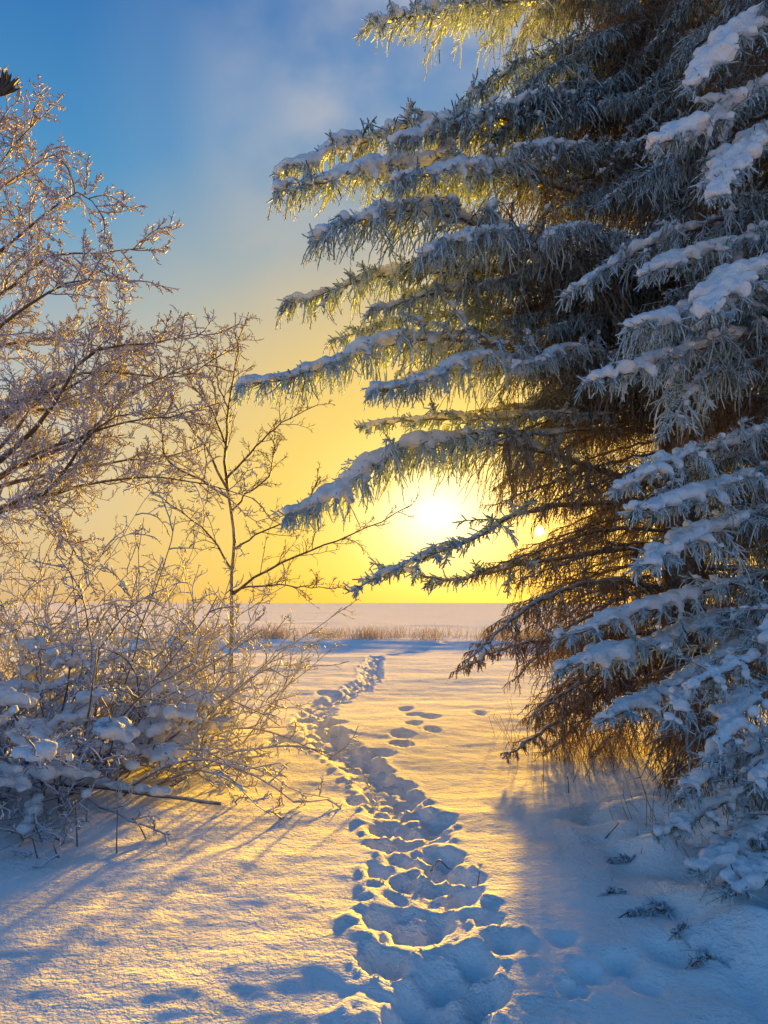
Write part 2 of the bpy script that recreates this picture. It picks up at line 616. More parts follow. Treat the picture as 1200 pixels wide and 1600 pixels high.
def make_prints():
    L = []   # cx, cy, angle, half length, half width, depth

    def pr(px, py, a=0.17, b=0.12, dep=0.12, ang=None):
        x, y = gnd(px, py)
        L.append((x, y, rngG.uniform(-0.5, 0.5) if ang is None else ang, a * .86, b * .86, dep))
    for px, py, a, b, dep in [
            (602, 1292, .19, .13, .13), (690, 1283, .20, .13, .13), (635, 1297, .16, .11, .10), (596, 1323, .17, .12, .13), (627, 1346, .15, .12, .10),
            (629, 1321, .14, .10, .09), (700, 1344, .20, .13, .12), (687, 1367, .17, .12, .13), (727, 1377, .18, .12, .12), (721, 1408, .22, .12, .15),
            (587, 1367, .15, .10, .11), (629, 1381, .15, .11, .10), (681, 1392, .14, .10, .09), (567, 1248, .20, .14, .12), (637, 1250, .17, .13, .11),
            (596, 1212, .18, .13, .12), (644, 1458, .17, .14, .15), (600, 1442, .15, .13, .14), (683, 1450, .15, .10, .11), (596, 1504, .17, .14, .17),
            (692, 1529, .17, .13, .16), (746, 1508, .17, .11, .14), (758, 1558, .16, .12, .13), (658, 1562, .16, .13, .14), (787, 1483, .14, .10, .07),
            (896, 1552, .10, .10, .10), (929, 1529, .12, .11, .10), (971, 1510, .13, .11, .10), (766, 1446, .14, .10, .06), (640, 1590, .15, .13, .14),
            (730, 1590, .15, .12, .12), (561, 1247, .2, .13, .1), (595, 1176, .22, .15, .11), (629, 1149, .24, .16, .12), (627, 1162, .22, .15, .12),
            (670, 1121, .32, .19, .13), (646, 1117, .28, .15, .09), (647, 1133, .24, .13, .09), (676, 1143, .24, .13, .08), (634, 1107, .3, .14, .08),
            (591, 1211, .2, .14, .13), (580, 1190, .2, .14, .12), (512, 1082, .4, .24, .13), (479, 1121, .3, .22, .12), (524, 1130, .28, .2, .12),
            (441, 1155, .24, .2, .08), (751, 1116, .4, .16, .05), (1010, 1545, .16, .12, .06), (1050, 1500, .2, .14, .08), (880, 1480, .12, .1, .03)]:
        pr(px, py, a, b, dep)
    line = [(660, 1600, 70), (655, 1500, 60), (660, 1420, 50), (650, 1345, 46), (640, 1285, 30), (608, 1238, 26), (566, 1195, 24), (515, 1158, 24),
            (490, 1125, 22), (505, 1098, 26), (550, 1080, 20), (580, 1062, 12), (580, 1042, 10), (588, 1024, 7)]
    for (x0, y0, w0), (x1, y1, w1) in zip(line[:-1], line[1:]):
        a, b = np.array(gnd(x0, y0)), np.array(gnd(x1, y1))
        dist = np.linalg.norm(b - a)
        k = max(1, int(dist / 0.40))
        if y0 < 1290:
            k = max(2, int(dist / 0.28))
        for i in range(k):
            t = (i + rngG.random()) / k
            px = x0 + (x1 - x0) * t + rngG.uniform(-1, 1) * (w0 + (w1 - w0) * t)
            p = a * (1 - t) + b * t
            far = p[1] / 5
            x, y = p[0] + (px - (x0 + (x1 - x0) * t)) / F * p[1], p[1] + rngG.normal(0, .06)
            s = rngG.uniform(.75, 1.1) * (1 + 0.04 * max(0, far - 1))
            L.append((x, y, rngG.uniform(-.9, .9), .115 * s, .085 * s, rngG.uniform(.03, .085)))
    # a thin far track bending to the right at the ditch
    for px, py in [(600, 1019), (612, 1016), (626, 1013), (642, 1011), (660, 1008), (680, 1005), (690, 1003)]:
        pr(px, py, .45, .3, .10)
    return L, line


PRINTS, PATHLINE = make_prints()
PATHM = [gnd(a_, b_) for a_, b_, _w in PATHLINE]
CRUMBS = []      # lumps of kicked-up snow beside the prints
for _p in PRINTS:
    if _p[1] < 11:
        for _ in range(4):
            _a = rngG.random() * 6.28
            _q = rngG.uniform(1.0, 1.9)
            _r = rngG.uniform(.010, .028)
            CRUMBS.append((_p[0] + math.cos(_a) * _p[4] * _q, _p[1] + math.sin(_a) * _p[3] * _q, _r, _r * rngG.uniform(.4, .8)))


def bank(x, y):
    """large shapes of the snow cover"""
    h = 0.22 * np.exp(-(((x - 3.6) / 1.5) ** 2 + ((y - 6.6) / 1.8) ** 2))
    h += 0.20 * np.exp(-(((x - 2.55) / .75) ** 2 + ((y - 4.9) / .7) ** 2))
    h += 0.15 * np.exp(-(((x - 2.2) / .45) ** 2 + ((y - 4.1) / .35) ** 2))
    h += 0.12 * np.exp(-(((x - 1.72) / .35) ** 2 + ((y - 3.75) / .28) ** 2))
    h += 0.16 * np.exp(-(((x + 3.0) / 1.3) ** 2 + ((y - 7.0) / 1.2) ** 2))
    lump = sstep(1.1, 1.7, x) * (1 - sstep(5.6, 6.6, y))
    h += lump * 0.11 * perlin(x * 2.3, y * 2.5, 31)
    h += lump * 0.045 * perlin(x * 5, y * 5, 32)
    # ditch and the bank of the field behind it
    yd = y + 1.2 * np.sin(x * 0.09)
    h -= 0.17 * sstep(23, 27.5, yd) * (1 - sstep(29.0, 32.5, yd))
    h += 0.10 * np.exp(-((yd - 33.5) / 1.5) ** 2)
    return h


def height(x, y, fine=True):
    h = bank(x, y)
    h = h + 0.045 * perlin(x * 0.22, y * 0.34, 1) + 0.020 * perlin(x * .55, y * 0.95, 2)
    near = 1 - sstep(14, 30, y)
    far = sstep(20, 40, y)
    h += far * (0.10 * perlin(x * 0.05, y * 0.16, 8) + .05 * perlin(x * .15, y * .5, 9)) * (1 - sstep(300, 900, y))
    if not fine:
        return h
    h += near * (0.0075 * perlin(x * 1.5, y * 2.4, 3) + 0.0040 * perlin(x * 3.7, y * 5.2, 4) + 0.0022 * perlin(x * 9, y * 11, 6) + .0011 * perlin(x * 21, y * 24, 7))
    pit = np.zeros_like(x)
    wx = 0.030 * perlin(x * 5, y * 5, 11) + .014 * perlin(x * 17, y * 17, 13)
    wy = 0.030 * perlin(x * 5, y * 5, 12) + .014 * perlin(x * 17, y * 17, 14)
    xs, ys = x + wx, y + wy
    # trodden strip
    m = (np.abs(x) < 4) & (y > 1.5) & (y < 32)
    if m.any():
        X, Y = x[m], y[m]
        dm = np.full(X.shape, 9.0)
        for (ax_, ay_), (bx_, by_) in zip(PATHM[:-1], PATHM[1:]):
            ux, uy = bx_ - ax_, by_ - ay_
            tt = np.clip(((X - ax_) * ux + (Y - ay_) * uy) / (ux * ux + uy * uy), 0, 1)
            dm = np.minimum(dm, np.hypot(X - ax_ - ux * tt, Y - ay_ - uy * tt))
        dm = dm + .10 * perlin(X * 2.2, Y * 2.2, 41) + .05 * perlin(X * 6, Y * 6, 42)
        tr = 1 - sstep(.12, .29, dm)
        lum = .055 * (.5 - np.abs(perlin(X * 4.6, Y * 4.0, 43))) + .024 * perlin(X * 10, Y * 10, 44) + .011 * perlin(X * 23, Y * 23, 45)
        h[m] += tr * (lum - .055) * (.72 + .28 * sstep(3.5, 6.5, Y) + .09 * np.clip(Y - 8, 0, 14))
        edge = np.exp(-((dm - .28) / .06) ** 2)
        h[m] += edge * (.010 + .022 * perlin(X * 7, Y * 7, 46) + .010 * perlin(X * 18, Y * 18, 47))
    for cx, cy, an, a, b, dep in PRINTS:
        m = (np.abs(x - cx) < 2 * max(a, b)) & (np.abs(y - cy) < 2 * max(a, b))
        if not m.any():
            continue
        X, Y = xs[m] - cx, ys[m] - cy
        u = (X * math.sin(an) + Y * math.cos(an)) / a
        v = (X * math.cos(an) - Y * math.sin(an)) / b
        r = np.sqrt(u * u + v * v)
        pit[m] = np.maximum(pit[m], dep * (.78 if cy < 5 else .95) * (1 - sstep(0.1, 1.2, r)))
    h = h - pit
    for cx, cy, r, k in CRUMBS:
        m = (np.abs(x - cx) < 2.5 * r) & (np.abs(y - cy) < 2.5 * r)
        if m.any():
            h[m] += k * np.exp(-((xs[m] - cx) ** 2 + (ys[m] - cy) ** 2) / (r * r))
    return h


def gz(x, y):
    return float(height(np.array([float(x)]), np.array([float(y)]))[0])


def build_ground():
    xs = [0.0]
    while xs[-1] < 6000:
        x = xs[-1]
        xs.append(x + (0.021 if x < 1.8 else 0.05 if x < 3 else 0.04 * x + max(0, x - 8) * 0.10))
    xs = np.array(xs)
    xs = np.r_[-xs[:0:-1], xs] + 0.15
    ys = [-40.0, -15, -6, -3, -1, 0.5, 1.5, 2.2, 2.6]
    while ys[-1] < 9000:
        y = ys[-1]
        ys.append(y + (max(0.021, 0.0071 * y) if y < 32 else 0.03 * y))
    ys = np.array(ys)
    X, Y = np.meshgrid(xs, ys)
    Z = height(X, Y)
    v = np.stack([X, Y, Z], -1).reshape(-1, 3)
    nx, ny = len(xs), len(ys)
    i = (np.arange(ny - 1)[:, None] * nx + np.arange(nx - 1)[None])
    q = np.stack([i, i + 1, i + nx + 1, i + nx], -1).reshape(-1, 4)
    a = Acc()
    a.add(v, quads=q)
    o = link('snow_ground', a.mesh('snow_ground'), M_GROUND)
    tag(o, 'snow covered ground with a trampled footpath and the open field behind', None, None, 'structure')
    print('ground', nx, ny, nx * ny * 2)


build_ground()
print('t ground', time.time() - T00)

# ------------------------------------------------------------------ spruce


def spruce_branch(rng, ctrl, rb=0.03, side=0.9, hang=0.6, dens=1.0, frost=0.5, snow=1.0, stout=1.0, tipfrac=0.55, nl=0.02, nw=0.0035,
                  kn=9, bare=0.0, voxel=0.031, tr=.0060, strands=1.0, hfrost=1.0, straw=1.0, core=.0085, gap=.05, origin=(0, 0, 0), lead=False, frond=1.0):
    """one bough: limb with side boughs, hanging twig curtains inside, stout needled shoots outside, snow on top"""
    ax, L = curve(ctrl, 36)
    ax[1:-1] += rng.normal(0, 0.008, (34, 3))
    wood, fol, tw = Acc(), Acc(), Acc()
    tt = np.linspace(0, 1, 36)
    wood.tubes(ax, rb * (1 - tt) ** 0.8 + 0.006, 6, frost=np.full((1, 36), 0.25 + 0.2 * frost))
    # side boughs
    n = int(L / 0.085 * dens)
    t = np.sort(0.05 + 0.94 * (np.arange(n) + rng.random(n)) / n)
    pos, T = sample(ax[None], t[None])
    pos, T = pos[0], T[0]
    H = nrm(np.cross(T, np.array([0, 0, 1.0]))) * np.where(np.arange(n) % 2, 1, -1)[:, None]
    a = np.radians(rng.uniform(35, 72, n))[:, None]
    d = nrm(T * np.cos(a) + H * np.sin(a) + np.array([0, 0, 0.12]) + rng.normal(0, .12, (n, 3)))
    ls = side * np.minimum(1, (1 - t) * 1.5 + 0.16) * np.minimum(1, t * 3 + .35) * rng.uniform(0.65, 1.15, n)
    B = grow(rng, pos, d, ls, 6, 0.35, 0.07, -0.55)
    wood.tubes(B, np.linspace(1, .35, 6)[None] * (0.006 + 0.006 * ls)[:, None], 3, frost=np.full(n, .3 + .3 * frost))
    outer = t > 1 - tipfrac
    # hanging twigs from side boughs
    per = int(13 * strands)
    u = (np.arange(per)[None] + rng.random((n, per))) / per
    p2, T2 = sample(B, u)
    hl = hang * rng.uniform(0.3, 1.0, (n, per)) * np.where(outer, 0.62, 1.0)[:, None] * np.minimum(1, .35 + ls[:, None] * 1.2)
    keep = rng.random((n, per)) < np.where(outer, 0.75, 0.95)[:, None]
    s0 = p2[keep]
    hd = nrm(T2[keep] * 0.8 + rng.normal(0, .35, s0.shape) + np.array([0, 0, -.55]))
    hlen = hl[keep]
    Hs = grow(rng, s0, hd, hlen, 4, 0.5, 0.24, -1.9)
    _sg = Hs - np.array([0, 0, CAM_Z]) + np.asarray(origin)
    _al = _sg @ SUN
    _off = np.linalg.norm(_sg - _al[..., None] * SUN, axis=2).min(1)
    keep2 = (_off > gap)
    Hs, hlen = Hs[keep2], hlen[keep2]
    ho = np.broadcast_to(outer[:, None], keep.shape)[keep][keep2] & (bare < .5)
    hf = np.clip(rng.normal((0.30 + 0.50 * frost) * hfrost, .2, len(Hs)) * np.where(ho, 1.1, .45), 0, 1)
    tw.tubes(Hs[~ho], np.linspace(1, .6, 4)[None] * tr, 3, frost=hf[~ho])
    fol.tubes(Hs[ho], np.array([.9, 1.3, 1.3, .9])[None] * tr, 3, frost=np.clip(hf[ho] + .1, 0, 1))
    # short side twigs and rimed needles of the hanging twigs
    (tw if bare > .5 else fol).needles(rng, Hs, 7, np.clip(hlen * (.2 if bare < .5 else .3), .025, .055 if bare < .5 else .11) * straw * rng.uniform(.5, 1.3, len(Hs)), tr * 1.6, 1.0, frost=hf, tmin=.12)
    if bare < .9:
        fol.needles(rng, Hs, max(2, int(kn * .8 * (1 - bare))), nl * .9, nw * 1.4, 1.0, frost=hf)
    # stout outer shoots on side boughs and limb
    Bo = B[outer] if bare < .9 else B[:0]
    lo = ls[outer]
    no = 15
    if len(Bo):
        E, el, ep = children(rng, Bo, no, 0.08, 1.0, np.clip(lo * .42, .08, .16) * stout, (30, 62), 0.10, 4, .2, .06, -.35, .35)
        A2, al, _ = children(rng, ax[None], int(L * tipfrac * 34), 1 - tipfrac, 1.0, np.array([.16 * stout]), (25, 70), 0.35, 4, .2, .06, -.2, .2)
        tip = grow(rng, np.repeat(B[outer][:, -1], 1, 0), B[outer][:, -1] - B[outer][:, -2], np.full(len(Bo), .09), 4, .1, .05)
        E = np.concatenate([E, A2, tip, Bo[:, 1:5]])
        if lead:
            q, Tq = sample(ax[None], np.array([[.46, .5, .55, .62]]))
            ld = grow(rng, q[0], np.array([[-.1, 0, 1.0]] * 4) + rng.normal(0, .15, (4, 3)), np.array([.12, .30, .17, .12]), 4, .1, .04)
            E = np.concatenate([E, ld])
        ef = np.clip(rng.normal(.50 + .5 * frost, .2, len(E)), 0, 1)
        rad = np.array([.8, 1.0, 1.05, .8])[None] * core * stout
        fol.tubes(E, rad, 3, frost=ef)
        fol.needles(rng, E, kn + 10, nl * stout * 1.1, nw * .95, 1.2, frost=ef)
    # snow
    cs, rs = [], []
    if snow > 0:
        k = int(L / 0.028)
        ts = (np.arange(k) + rng.random(k)) / k
        lump = perlin(ts * L * 2.2 + rng.random() * 50, ts * 0 + 3.3, 77)
        w = snow * (0.040 + 0.034 * lump) * (0.42 + 0.85 * sstep(.2, .6, ts)) * np.minimum(1, (1.04 - ts) * 6)
        ok = w > 0.016
        q, Tq = sample(ax[None], ts[None])
        q = q[0][ok]
        w = w[ok]
        lat = nrm(np.cross(Tq[0][ok], np.array([0, 0, 1.0])))
        q = q + lat * (rng.normal(0, 1, len(q)) * w * .7)[:, None] + np.array([0, 0, 1.0]) * (w * .55 + .008)[:, None]
        cs.append(q)
        rs.append(w)
        sb = t > .30
        if sb.any():
            per2 = 11
            uu = (np.arange(per2)[None] + rng.random((sb.sum(), per2))) / per2
            q2, _ = sample(B[sb], uu)
            ww = snow * rng.uniform(.016, .044, uu.shape) * np.where(uu > .8, .7, 1) * np.where(outer[sb], 1.0, .75)[:, None]
            kp = (rng.random(sb.sum()) < np.where(outer[sb], .85, .5))[:, None] & (rng.random(uu.shape) < .85) & (ww > .011)
            cs.append(q2[kp] + np.array([0, 0, 1.0]) * (ww[kp] * .6 + .006)[:, None])
            rs.append(ww[kp])
    cs = np.concatenate(cs) if cs else np.zeros((0, 3))
    rs = np.concatenate(rs) if rs else np.zeros(0)
    return dict(wood=wood, fol=fol, tw=tw, cs=cs, rs=rs, voxel=voxel)


TRIS = {}


def emit_branch(b, parent, origin, rng, name='branch', flat=.72):
    """branch > hanging_twigs, needles, snow"""
    o = link(name, b['wood'].mesh('branch', origin), M_SWOOD, parent)
    if b['tw'].n:
        tag(link('hanging_twigs', b['tw'].mesh('hanging_twigs', origin), M_TWIG, o), kind='stuff')
    if b['fol'].n:
        tag(link('needles', b['fol'].mesh('needles', origin), M_NEEDLE, o), kind='stuff')
    if len(b['cs']):
        s = snow_mesh('snow', b['cs'], b['rs'], rng, b['voxel'], flat, o, origin)
    return o


def copy_branch(src, parent, loc, rot, sc):
    o = src.copy()
    COL.objects.link(o)
    o.parent = parent
    o.location, o.rotation_euler, o.scale = loc, rot, (sc, sc, sc)
    for ch in src.children:
        c = ch.copy()
        COL.objects.link(c)
        c.parent = o
        if c.modifiers:
            SNOW_JOBS.append(c)
    return o


def trunk_tube(h, r, lean=(0, 0), seed=0):
    rg = np.random.default_rng(seed)
    z = np.linspace(-0.3, h, 30)
    p = np.stack([lean[0] * z / h + rg.normal(0, .008, 30), lean[1] * z / h + rg.normal(0, .008, 30), z], 1)
    a = Acc()
    a.tubes(p, r * (1 - np.clip(z, 0, h) / h) ** .85 + .02 + .10 * np.exp(-np.clip(z + .1, 0, 9) * 3), 14, frost=np.full((1, 30), .15))
    return a


PROTO = {}


def proto(key, seed, L, sag, **kw):
    """a bough in its own coordinates, limb along +x"""
    rg = np.random.default_rng(seed)
    c = [(0, 0, 0), (L * .3, 0, sag[0]), (L * .65, rg.normal(0, .1), sag[1]), (L, rg.normal(0, .15), sag[2])]
    return spruce_branch(rg, c, origin=(999, 0, 0), **kw), rg


# --- big spruce whose boughs reach over the path
BX = at(1062, 800, 9.0)[0]
BASE = np.array([BX, 9.0, gz(BX, 9.0)])
big = thing('spruce_tree', BASE, 'tall snowy spruce with long drooping boughs reaching left in front of the sun', 'spruce tree')
link('trunk', trunk_tube(17, .24, (0.1, 0), 3).mesh('trunk'), M_SWOOD, big)
HB = []
WEB = [([(1062, 640), (960, 640), (860, 655), (760, 705)], 9.4), ([(1062, 700), (960, 722), (860, 755), (770, 790)], 8.4), ([(1062, 735), (980, 770), (900, 835), (790, 880)], 9.8),
       ([(1062, 830), (950, 828), (850, 858), (735, 900)], 8.6), ([(1062, 870), (950, 892), (850, 930), (765, 985)], 9.6), ([(1062, 905), (960, 940), (880, 990), (800, 1065)], 8.2),
       ([(1062, 950), (970, 1000), (890, 1060), (815, 1130)], 8.8), ([(1062, 1000), (990, 1060), (920, 1120), (850, 1180)], 8.0)]
HERO = [
    # (photo points from trunk to tip), tip depth, options
    ([(1062, -110), (880, -30), (760, 12), (665, 20), (572, 40)], 7.7, dict(side=.9, hang=.6, frost=.75, snow=1.1)),
    ([(1062, 40), (930, 70), (830, 95), (735, 150)], 8.3, dict(side=.9, hang=.9, frost=.3, snow=.5)),
    ([(1062, 90), (960, 125), (860, 160), (770, 215)], 7.9, dict(side=.8, hang=.8, frost=.25, snow=.5)),
    ([(1062, 150), (880, 180), (740, 195), (640, 200), (530, 235), (430, 272)], 7.6, dict(side=.8, hang=.6, frost=.4, snow=1.2, lead=True)),
    ([(1062, 250), (860, 285), (700, 262), (560, 275), (425, 302)], 7.3, dict(side=.85, hang=.75, frost=.6, snow=1.4)),
    ([(1062, 430), (930, 425), (800, 370), (700, 338), (610, 332), (480, 372)], 7.1, dict(side=.9, hang=.95, frost=.6, snow=1.2)),
    ([(1062, 455), (880, 425), (700, 425), (560, 440), (437, 484)], 8.6, dict(side=.75, hang=.8, frost=.5, snow=1.0)),
    ([(1062, 520), (930, 500), (780, 490), (640, 500), (520, 530)], 9.4, dict(side=.75, hang=.75, frost=.4, snow=.7)),
    ([(1062, 590), (900, 560), (730, 532), (600, 540), (480, 582), (372, 606)], 7.4, dict(side=.75, hang=.8, frost=.65, snow=1.2)),
    ([(1062, 640), (900, 640), (780, 655), (660, 655), (556, 668)], 8.8, dict(side=.6, hang=.32, frost=.5, snow=.8, dens=.8)),
    ([(1062, 770), (940, 735), (820, 700), (700, 688), (600, 715), (520, 775), (436, 808)], 7.6, dict(side=.75, hang=.8, frost=.65, snow=1.3, strands=1.6)),
    ([(1062, 775), (960, 785), (870, 790), (800, 806), (740, 842), (660, 872), (538, 928)], 7.5, dict(side=.62, hang=.26, frost=.45, snow=.55, dens=.75)),
    ([(1062, 845), (960, 860), (870, 872), (800, 885), (700, 905), (580, 880)], 8.5, dict(side=.6, hang=.35, frost=.4, snow=.5, dens=.6, bare=.4)),
    ([(1062, 930), (950, 905), (850, 935), (780, 985), (725, 1040)], 7.2, dict(side=.6, hang=.3, frost=.25, snow=.25, bare=1.0, tipfrac=.25)),
    ([(1062, 985), (940, 990), (850, 1000), (780, 1015), (712, 1052)], 7.6, dict(side=.55, hang=.28, frost=.3, snow=.4, bare=1.0, tipfrac=.25)),
    ([(1062, 1060), (960, 1070), (880, 1120), (830, 1155), (785, 1185)], 7.5, dict(side=.42, hang=.25, frost=.2, snow=.3, bare=1.0, tipfrac=.2)),
    ([(1062, 1010), (980, 1030), (900, 1070), (830, 1120)], 7.9, dict(side=.7, hang=.5, frost=.2, snow=.2, bare=1.0, tipfrac=.2)),
]
for i, (pts, yt, kw) in enumerate(HERO):
    rg = np.random.default_rng(100 + i)
    n = len(pts)
    c = [at(x, y, 9.0 + (yt - 9.0) * (k / (n - 1)) ** 1.1) for k, (x, y) in enumerate(pts)]
    kw['snow'] *= 1.2
    b = spruce_branch(rg, c, rb=.035, **kw)
    ho_ = emit_branch(b, big, BASE, rg)
    HB.append((ho_, c[0][2] - BASE[2]))
    rs_ = np.random.default_rng(150 + i)
    if i <= 9:          # shorter boughs of the same whorl beside the long ones
        for s_, a_, dz_ in ((.80, rs_.uniform(.10, .2), -.28), (.70, -rs_.uniform(.12, .3), .2), (.55, rs_.uniform(.25, .45), -.1)):
            z0_ = HB[-1][1]
            copy_branch(ho_, big, (0, 0, dz_ + z0_ * (1 - s_)), (0, 0, a_), s_)
for i, (pts, yt) in enumerate(WEB):      # thin, nearly bare boughs low in the crown
    rg = np.random.default_rng(170 + i)
    n = len(pts)
    c = [at(x, y, 9.0 + (yt - 9.0) * (k / (n - 1))) for k, (x, y) in enumerate(pts)]
    b = spruce_branch(rg, c, rb=.02, side=.85, hang=.36, frost=.06, snow=0, bare=1.0, tipfrac=.15, strands=.75, tr=.0042, gap=.012, dens=1.1)
    ho_ = emit_branch(b, big, BASE, rg)
    z0_ = c[0][2] - BASE[2]
    for s_, a_, dz_ in ((.85, rg.uniform(.08, .2), -.17), (.78, -rg.uniform(.1, .25), .15)):
        copy_branch(ho_, big, (0, 0, dz_ + z0_ * (1 - s_)), (0, 0, a_), s_)
P_BIG = []
for i, (L, sag, kw) in enumerate([
        (3.6, (.05, -.15, -.35), dict(side=.75, hang=.85, frost=.55, snow=.7)),
        (3.6, (.10, -.05, -.5), dict(side=.8, hang=.95, frost=.5, snow=.5)),
        (3.2, (-.1, -.4, -.6), dict(side=.7, hang=.6, frost=.6, snow=.8)),
        (3.4, (.0, -.25, -.7), dict(side=.8, hang=.55, frost=.15, snow=.25, bare=1.0, tipfrac=.2))]):
    b, rg = proto('big', 200 + i, L, sag, rb=.032, dens=1.0, kn=7, voxel=.032, strands=1.3, **kw)
    P_BIG.append((b, rg, L))
rg = np.random.default_rng(9)
first = {}
for w, z in enumerate(np.arange(1.1, 15.5, 0.45)):
    Lz = 3.9 * (1 - z / 18.5) + .4
    if z < 2:
        Lz *= .8
    for k in range(6):
        az = math.radians(60 * k + 137 * w + rg.uniform(-15, 15))
        dx, dy = math.cos(az), math.sin(az)
        j = rg.integers(0, 3)
        cut = 1.0
        if dx < -0.45 and z < 9.5:      # the long boughs over the path are built one by one above; shorter ones fill in behind them
            cut = .62 if z > 4.2 else .66
            if dy < -.35 and z < 4.2:
                continue
        elif dy > 0.55 and dx < .5 and z < 5 and rg.random() < .6:
            continue
        if z < 4.2 and dx < .3:
            j = 3
            if rg.random() < .7:
                continue
        mid = np.array([BX + dx * Lz * cut * .6, 9 + dy * Lz * cut * .6, z - .2]) - np.array([0, 0, CAM_Z])
        if np.linalg.norm(mid - (mid @ SUN) * SUN) < .7:
            continue
        Lz_ = Lz * cut
        b, rgb, L = P_BIG[j]
        loc, rot, s = (0.1 * z / 17, 0, z), (rg.uniform(-.1, .1), rg.uniform(-.12, .16) + (-.15 if z > 8 else .05), az), Lz_ / L
        if j not in first:
            first[j] = emit_branch(b, big, (0, 0, 0), rgb)
            first[j].location, first[j].rotation_euler, first[j].scale = loc, rot, (s, s, s)
        else:
            copy_branch(first[j], big, loc, rot, s)
print('t big spruce', time.time() - T00)

# --- nearer spruce at the edge of the frame
NX = at(1290, 800, 6.3)[0]
NB = np.array([NX, 6.3, gz(NX, 6.3)])
near = thing('spruce_tree', NB, 'thickly frosted spruce close by at the right edge with cottony boughs', 'spruce tree')
link('trunk', trunk_tube(15, .22, (0, 0.1), 4).mesh('trunk'), M_SWOOD, near)
HN = [
    ([(1290, -60), (1200, 20), (1140, 60), (1085, 140)], 5.0, dict(side=.5, hang=.35, snow=1.3)),
    ([(1290, 60), (1200, 130), (1110, 195), (1018, 228)], 4.9, dict(side=.48, hang=.4, snow=1.3)),
    ([(1290, 150), (1210, 200), (1150, 250), (1120, 310)], 4.6, dict(side=.45, hang=.35, snow=1.2)),
    ([(1290, 260), (1150, 330), (1000, 390), (878, 466)], 5.9, dict(side=.5, hang=.6, snow=.8)),
    ([(1290, 320), (1190, 370), (1100, 395), (1000, 432)], 5.2, dict(side=.4, hang=.4, snow=1.0)),
    ([(1290, 400), (1220, 415), (1160, 430), (1100, 500)], 4.7, dict(side=.5, hang=.4, snow=1.4)),
    ([(1290, 440), (1180, 470), (1080, 490), (990, 515)], 4.9, dict(side=.45, hang=.4, snow=1.2)),
    ([(1290, 500), (1170, 520), (1040, 560), (915, 600)], 5.2, dict(side=.45, hang=.55, snow=1.1)),
    ([(1290, 530), (1190, 560), (1100, 590), (1045, 670)], 5.5, dict(side=.45, hang=.7, snow=.5)),
    ([(1290, 610), (1180, 680), (1060, 715), (958, 770)], 5.1, dict(side=.42, hang=.35, snow=.9)),
    ([(1290, 690), (1170, 745), (1080, 780), (985, 800)], 4.8, dict(side=.42, hang=.4, snow=1.0)),
    ([(1290, 770), (1180, 800), (1090, 840), (1000, 885)], 4.8, dict(side=.45, hang=.5, snow=1.0)),
    ([(1290, 880), (1180, 900), (1050, 940), (868, 1000)], 5.5, dict(side=.42, hang=.4, snow=.9)),
    ([(1290, 930), (1150, 960), (1010, 1010), (872, 1045)], 5.3, dict(side=.42, hang=.4, snow=1.1)),
    ([(1290, 990), (1170, 1000), (1040, 1080), (935, 1130)], 5.0, dict(side=.4, hang=.3, snow=.9)),
]
for i, (pts, yt, kw) in enumerate(HN):
    rg = np.random.default_rng(300 + i)
    n = len(pts)
    c = [at(x, y, 6.3 + (yt - 6.3) * (k / (n - 1))) for k, (x, y) in enumerate(pts)]
    b = spruce_branch(rg, c, rb=.026, frost=.75, tipfrac=.75, stout=.85, dens=1.05, nw=.0030, kn=9, hfrost=.62, straw=.65, core=.0055, voxel=.022, tr=.0045, **kw)
    emit_branch(b, near, NB, rg)
P_NEAR = []
for i, (L, sag, kw) in enumerate([
        (2.6, (.0, -.25, -.5), dict(side=.5, hang=.5, snow=.55, frost=.4)),
        (2.6, (-.1, -.35, -.75), dict(side=.55, hang=.55, snow=.4, frost=.3)),
        (2.4, (.05, -.1, -.35), dict(side=.5, hang=.5, snow=.7, frost=.5))]):
    b, rg = proto('near', 400 + i, L, sag, rb=.026, tipfrac=.65, stout=.9, kn=8, hfrost=.55, straw=.7, core=.006, voxel=.027, tr=.0048, **kw)
    P_NEAR.append((b, rg, L))
rg = np.random.default_rng(19)
first = {}
for w, z in enumerate(np.arange(0.8, 11.5, 0.38)):
    Lz = 2.6 * (1 - z / 16) + .3
    for k in range(6):
        az = math.radians(60 * k + 137 * w + rg.uniform(-14, 14))
        dx, dy = math.cos(az), math.sin(az)
        if dx > 0.5 and rg.random() < .6:
            continue
        if dx < -.25 and dy > .2 and z < 4.5:
            continue
        if dx < -.25 and dy < .45 and z < 7.5 and rg.random() < .5:
            continue
        j = rg.integers(0, 3)
        b, rgb, L = P_NEAR[j]
        loc, rot, s = (0, 0.1 * z / 15, z), (rg.uniform(-.1, .1), rg.uniform(-.1, .2), az), Lz / L * rg.uniform(.8, 1) * (.68 if dx < -.25 and z < 5 else 1)
        if j not in first:
            first[j] = emit_branch(b, near, (0, 0, 0), rgb)
            first[j].location, first[j].rotation_euler, first[j].scale = loc, rot, (s, s, s)
        else:
            copy_branch(first[j], near, loc, rot, s)
print('t near spruce', time.time() - T00)

